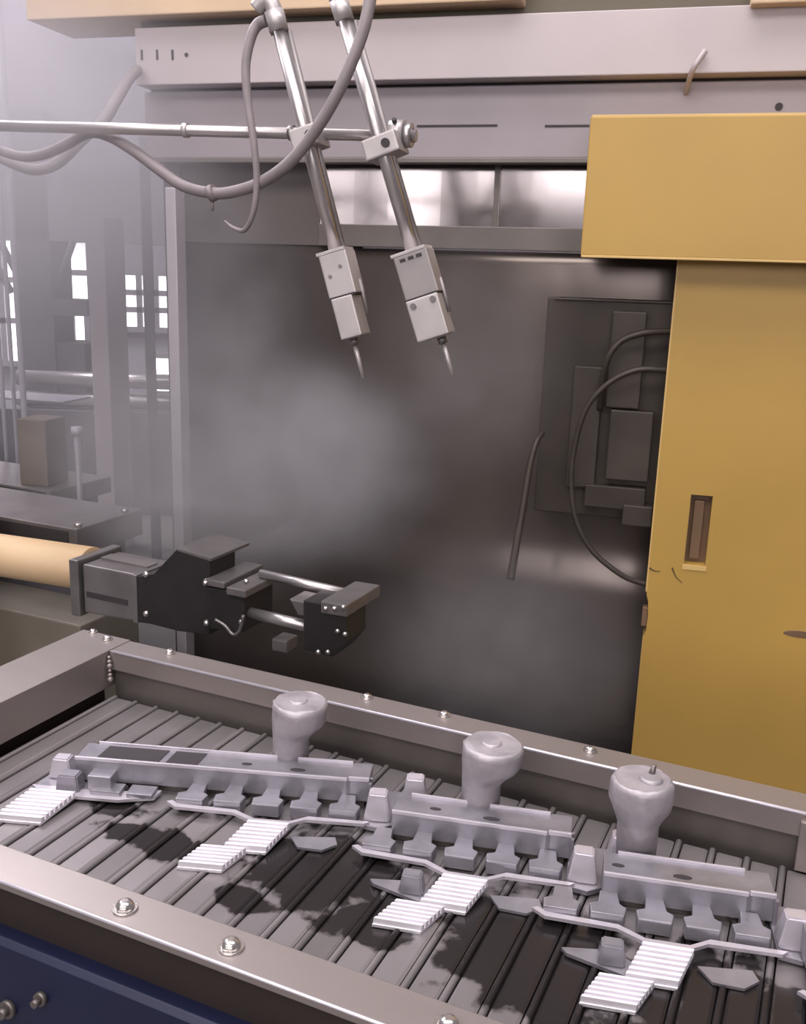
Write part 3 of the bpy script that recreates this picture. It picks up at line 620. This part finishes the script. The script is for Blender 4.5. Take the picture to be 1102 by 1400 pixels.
for (a, b, y, r) in (((340, 792), (462, 820), GY+.05, .011), ((345, 836), (440, 858), GY-.01, .013)):
    p = gz(*a); q = gz(*b); part(arm, 'guide_rod', MB().cyl((p.x, y, p.z), (q.x, y, q.z), r, 16), 'chrome_rod')
e = [(430, 812), (487, 822), (487, 868), (470, 888), (430, 878)]
ep = part(arm, 'jaw_plate', MB().prism([(gz(*p).x, gz(*p).z) for p in e], 'y', GY-.05, GY+.05, bev=.003), 'black_steel')
part(ep, 'jaw_block', MB().prism([(gz(*p).x, gz(*p).z) for p in ((408, 812), (452, 822), (452, 838), (420, 834))], 'y', GY-.04, GY+.03, bev=.003), 'grip_steel')
part(ep, 'jaw_head', MB().prism([(gz(*p).x, gz(*p).z) for p in ((455, 812), (490, 818), (490, 834), (455, 828))], 'y', GY-.055, GY+.11, bev=.003), 'grip_steel')
for p in ((462, 822), (474, 822), (486, 820), (478, 852), (488, 856), (452, 880), (465, 880)):
    q = gz(*p); part(ep, 'bolt', MB().dome((q.x, GY-.055, q.z), (0, -1, 0), .006, .007, 10), 'bolt_steel')
q = gz(388, 880); part(arm, 'sensor', MB().box(q.x-.02, q.x+.02, GY-.02, GY+.03, q.z-.014, q.z+.016, bev=.004), 'grip_steel')

# ================================================================== left background, in the steam
def wbox(name, m, a, b, y, dep, label, cat, F=FM, z0=None, group=None, bev=.006):
    p = on_y(*a, y, F); q = on_y(*b, y, F); lo = min(p.z, q.z) if z0 is None else z0
    x0, x1 = min(p.x, q.x), max(p.x, q.x)
    return single(name, MB().box(x0, x1, y, y+dep, lo, max(p.z, q.z), bev=bev), m, label, cat, F, ((x0+x1)/2, y+dep/2, lo), group)
# press table: two steel slabs on a base, seen from above
def slab(name, px0, px1, py, y, dep, th, m, label, base_z=0, bolts=()):
    p = cp(px0, py, y); q = cp(px1, py, y); z = max(p.z, q.z)
    z = cp(px1, py, y).z
    t = thing(name, label, 'table', FC, ((p.x+q.x)/2, y+dep/2, base_z))
    part(t, 'top_plate', MB().box(p.x, q.x, y, y+dep, z-th, z, bev=.004), m)
    part(t, 'front_strip', MB().box(p.x, q.x-.03, y-.004, y+.004, z-th*.92, z-th*.12), 'slab_dark')
    part(t, 'base', MB().box(p.x+.05, q.x-.05, y+.05, y+dep-.03, base_z, z-th), 'bg_dark')
    for bx, by in bolts:
        part(t, 'bolt', MB().cyl((q.x-.02+bx, y+by*dep, z), (q.x-.02+bx, y+by*dep, z+.012), .012, 8), 'bolt_steel')
    return t
slab('machine_table', -160, 104, 724, 2.12, .30, .085, 'slab', 'dark steel machine table plate behind the cream robot arm', 0, ((0, .1), (0, .8)))
slab('machine_table', -160, 70, 672, 2.85, .35, .07, 'slab', 'smaller steel plate stepped up behind the nearer machine table', 0)
wbox('clamp_block', 'brown_block', (22, 572), (66, 660), 3.32, .14, 'brownish block standing on the rear steel plate', 'block', z0=cp(70, 672, 2.85).z)
q = mp(108, 655, 3.4); q1 = mp(108, 584, 3.4)
pin = thing('tie_pin', 'upright bright pin behind the machine table', 'pin', FM, (q.x, 3.4, 0))
part(pin, 'shaft', MB().cyl((q.x, 3.4, 0), (q.x, 3.4, q1.z-.03), .013, 12), 'bg_steel'); part(pin, 'head', MB().cyl((q.x, 3.4, q1.z-.03), (q.x, 3.4, q1.z), .022, 12), 'bg_pale')
# floor cabinet under the arm
wbox('floor_cabinet', 'pedestal', (-140, 800), (112, 900), 1.98, .25, 'olive grey cabinet under the cream robot arm', 'cabinet', FC, z0=0)
# steel column, pipes, posts, press further back
wbox('steel_column', 'bg_beige', (116, 296), (152, 560), 4.7, .2, 'pale beige column rising in the steam', 'column', z0=0)
wbox('guide_post', 'bg_dark', (189, 185), (201, 520), 4.6, .1, 'dark upright guide post beside the stainless post', 'post', z0=0)
def pipe(px, y, r, m, label, top=-80, bot=560):
    a = wp(px, bot, y); b = wp(px, top, y)
    return single('vertical_pipe', MB().cyl((a.x, y, 0), (a.x, y, b.z), r, 14), m, label, 'pipe', FW, (a.x, y, 0), 'pipes at the left edge')
pipe(33, 4.4, .014, 'bg_pale', 'slim pale vertical pipe, rightmost of the pipes at the left edge')
pipe(20, 4.8, .010, 'bg_pale', 'middle pale pipe of the three at the left edge')
pipe(5, 4.6, .010, 'bg_pale', 'thin pale pipe at the very edge of the picture')
# rear press: frame, crossbeam, tie bars
pr_ = thing('rear_press', 'grey press with chrome tie bars far behind in the steam', 'press', FW, (-2.2, 6.6, 0))
a = wp(36, 560, 6.6); b = wp(112, 150, 6.6); part(pr_, 'upright', MB().box(a.x, wp(66, 300, 6.6).x, 6.6, 7.0, 0, b.z), 'bg_dark')
part(pr_, 'upright', MB().box(wp(66, 470, 6.6).x, wp(114, 470, 6.6).x, 6.62, 7.0, 0, wp(90, 470, 6.6).z), 'bg_dark')
part(pr_, 'crossbeam', MB().box(wp(-40, 240, 6.6).x, wp(236, 240, 6.6).x, 6.6, 7.0, wp(100, 330, 6.6).z, wp(100, 232, 6.6).z), 'bg_steel')
part(pr_, 'crossbeam', MB().box(wp(60, 410, 6.6).x, wp(118, 410, 6.6).x, 6.6, 6.9, wp(100, 432, 6.6).z, wp(100, 410, 6.6).z), 'bg_dark')
for py in (520, 548):
    p = wp(150, py, 6.3); q = wp(236, py, 6.3); part(pr_, 'tie_bar', MB().cyl((p.x-.6, 6.3, p.z), (q.x+.3, 6.3, p.z), .05, 16), 'chrome_rod')
part(pr_, 'platen', MB().box(wp(-60, 555, 6.2).x, wp(236, 560, 6.2).x, 6.2, 6.9, 0, wp(100, 562, 6.2).z), 'bg_dark')
for (x0, y0, x1, y1) in ((78, 392, 100, 330), (0, 330, 22, 372), (-6, 360, 16, 400)):
    p = wp(x0, y0, 6.1); q = wp(x1, y1, 6.1); part(pr_, 'brace', MB().cyl(p, q, .022, 8), 'bg_dark')
wbox('feed_rail', 'bg_steel', (-40, 540), (86, 552), 4.2, .25, 'light topped rail lying behind the brownish block', 'rail', z0=None)

# ================================================================== steam
def steam(name, label, x0, x1, y0, y1, z0, z1, blobs, dens, nscale, col=(.93, .90, .96), lo=.30, hi=.72):
    o = single(name, MB().box(x0, x1, y0, y1, z0, z1), 'dark_hole', label, 'steam', FM, ((x0+x1)/2, (y0+y1)/2, (z0+z1)/2), kind='stuff')
    m = bpy.data.materials.new(name); m.use_nodes = True; nt = m.node_tree; N = nt.nodes; L = nt.links
    for n in list(N):
        if n.type != 'OUTPUT_MATERIAL': N.remove(n)
    out = [n for n in N if n.type == 'OUTPUT_MATERIAL'][0]
    sc = N.new('ShaderNodeVolumePrincipled'); sc.inputs['Color'].default_value = (*col, 1); sc.inputs['Anisotropy'].default_value = .0
    L.new(sc.outputs[0], out.inputs['Volume'])
    tc = N.new('ShaderNodeTexCoord')
    total = None
    base = Vector(((x0+x1)/2, (y0+y1)/2, (z0+z1)/2))
    for (c, r, amp) in blobs:
        mpn = N.new('ShaderNodeMapping'); mpn.vector_type = 'TEXTURE'
        mpn.inputs['Location'].default_value = Vector(c)-base; mpn.inputs['Scale'].default_value = r
        L.new(tc.outputs['Object'], mpn.inputs[0])
        ln = N.new('ShaderNodeVectorMath'); ln.operation = 'LENGTH'; L.new(mpn.outputs[0], ln.inputs[0])
        mr = N.new('ShaderNodeMapRange'); mr.interpolation_type = 'SMOOTHERSTEP'
        mr.inputs[1].default_value = 0; mr.inputs[2].default_value = 1; mr.inputs[3].default_value = amp; mr.inputs[4].default_value = 0
        L.new(ln.outputs['Value'], mr.inputs[0])
        if total is None: total = mr.outputs[0]
        else:
            ad = N.new('ShaderNodeMath'); ad.operation = 'ADD'; L.new(total, ad.inputs[0]); L.new(mr.outputs[0], ad.inputs[1]); total = ad.outputs[0]
    nz = N.new('ShaderNodeTexNoise'); nz.inputs['Scale'].default_value = nscale; nz.inputs['Detail'].default_value = 2
    L.new(tc.outputs['Object'], nz.inputs['Vector'])
    rg = N.new('ShaderNodeMapRange'); rg.inputs[1].default_value = lo; rg.inputs[2].default_value = hi; rg.inputs[3].default_value = .45; rg.inputs[4].default_value = 1.3
    L.new(nz.outputs['Fac'], rg.inputs[0])
    mu = N.new('ShaderNodeMath'); mu.operation = 'MULTIPLY'; L.new(total, mu.inputs[0]); L.new(rg.outputs[0], mu.inputs[1])
    m2 = N.new('ShaderNodeMath'); m2.operation = 'MULTIPLY'; m2.inputs[1].default_value = dens; L.new(mu.outputs[0], m2.inputs[0])
    L.new(m2.outputs[0], sc.inputs['Density'])
    o.data.materials.clear(); o.data.materials.append(m); return o
def M(px, py, Y): p = mp(px, py, Y); return (p.x, p.y, p.z)
steam('steam_cloud', 'grey steam cloud drifting before the dark stainless sheet', -2.0, .0, 2.16, 2.93, .1, 2.2,
      [(M(400, 630, 2.6), (.44, .42, .42), 3.4), (M(300, 560, 2.6), (.45, .40, .55), 1.7), (M(480, 640, 2.6), (.38, .36, .40), 1.5), (M(290, 700, 2.6), (.50, .4, .38), 2.2),
       (M(680, 890, 2.5), (.60, .34, .45), 1.0), (M(270, 380, 2.65), (.50, .25, .60), 1.3), (M(640, 500, 2.7), (.40, .25, .45), .8), (M(180, 640, 2.6), (.5, .4, .5), 2.0)], 1.0, 5.5, (.95, .905, .955))
steam('steam_haze', 'thin lavender steam hanging over the left background', -4.6, -1.02, 1.80, 5.4, .9, 3.4,
      [(M(0, 100, 3.6), (2.2, 2.0, 1.6), .8), (M(60, 350, 3.2), (1.5, 1.4, 1.3), .5), (M(120, 200, 2.9), (1.0, .9, .7), .5), (M(40, 190, 2.1), (.62, .55, .5), 1.3)], 1.0, 1.6, (.95, .90, .97))
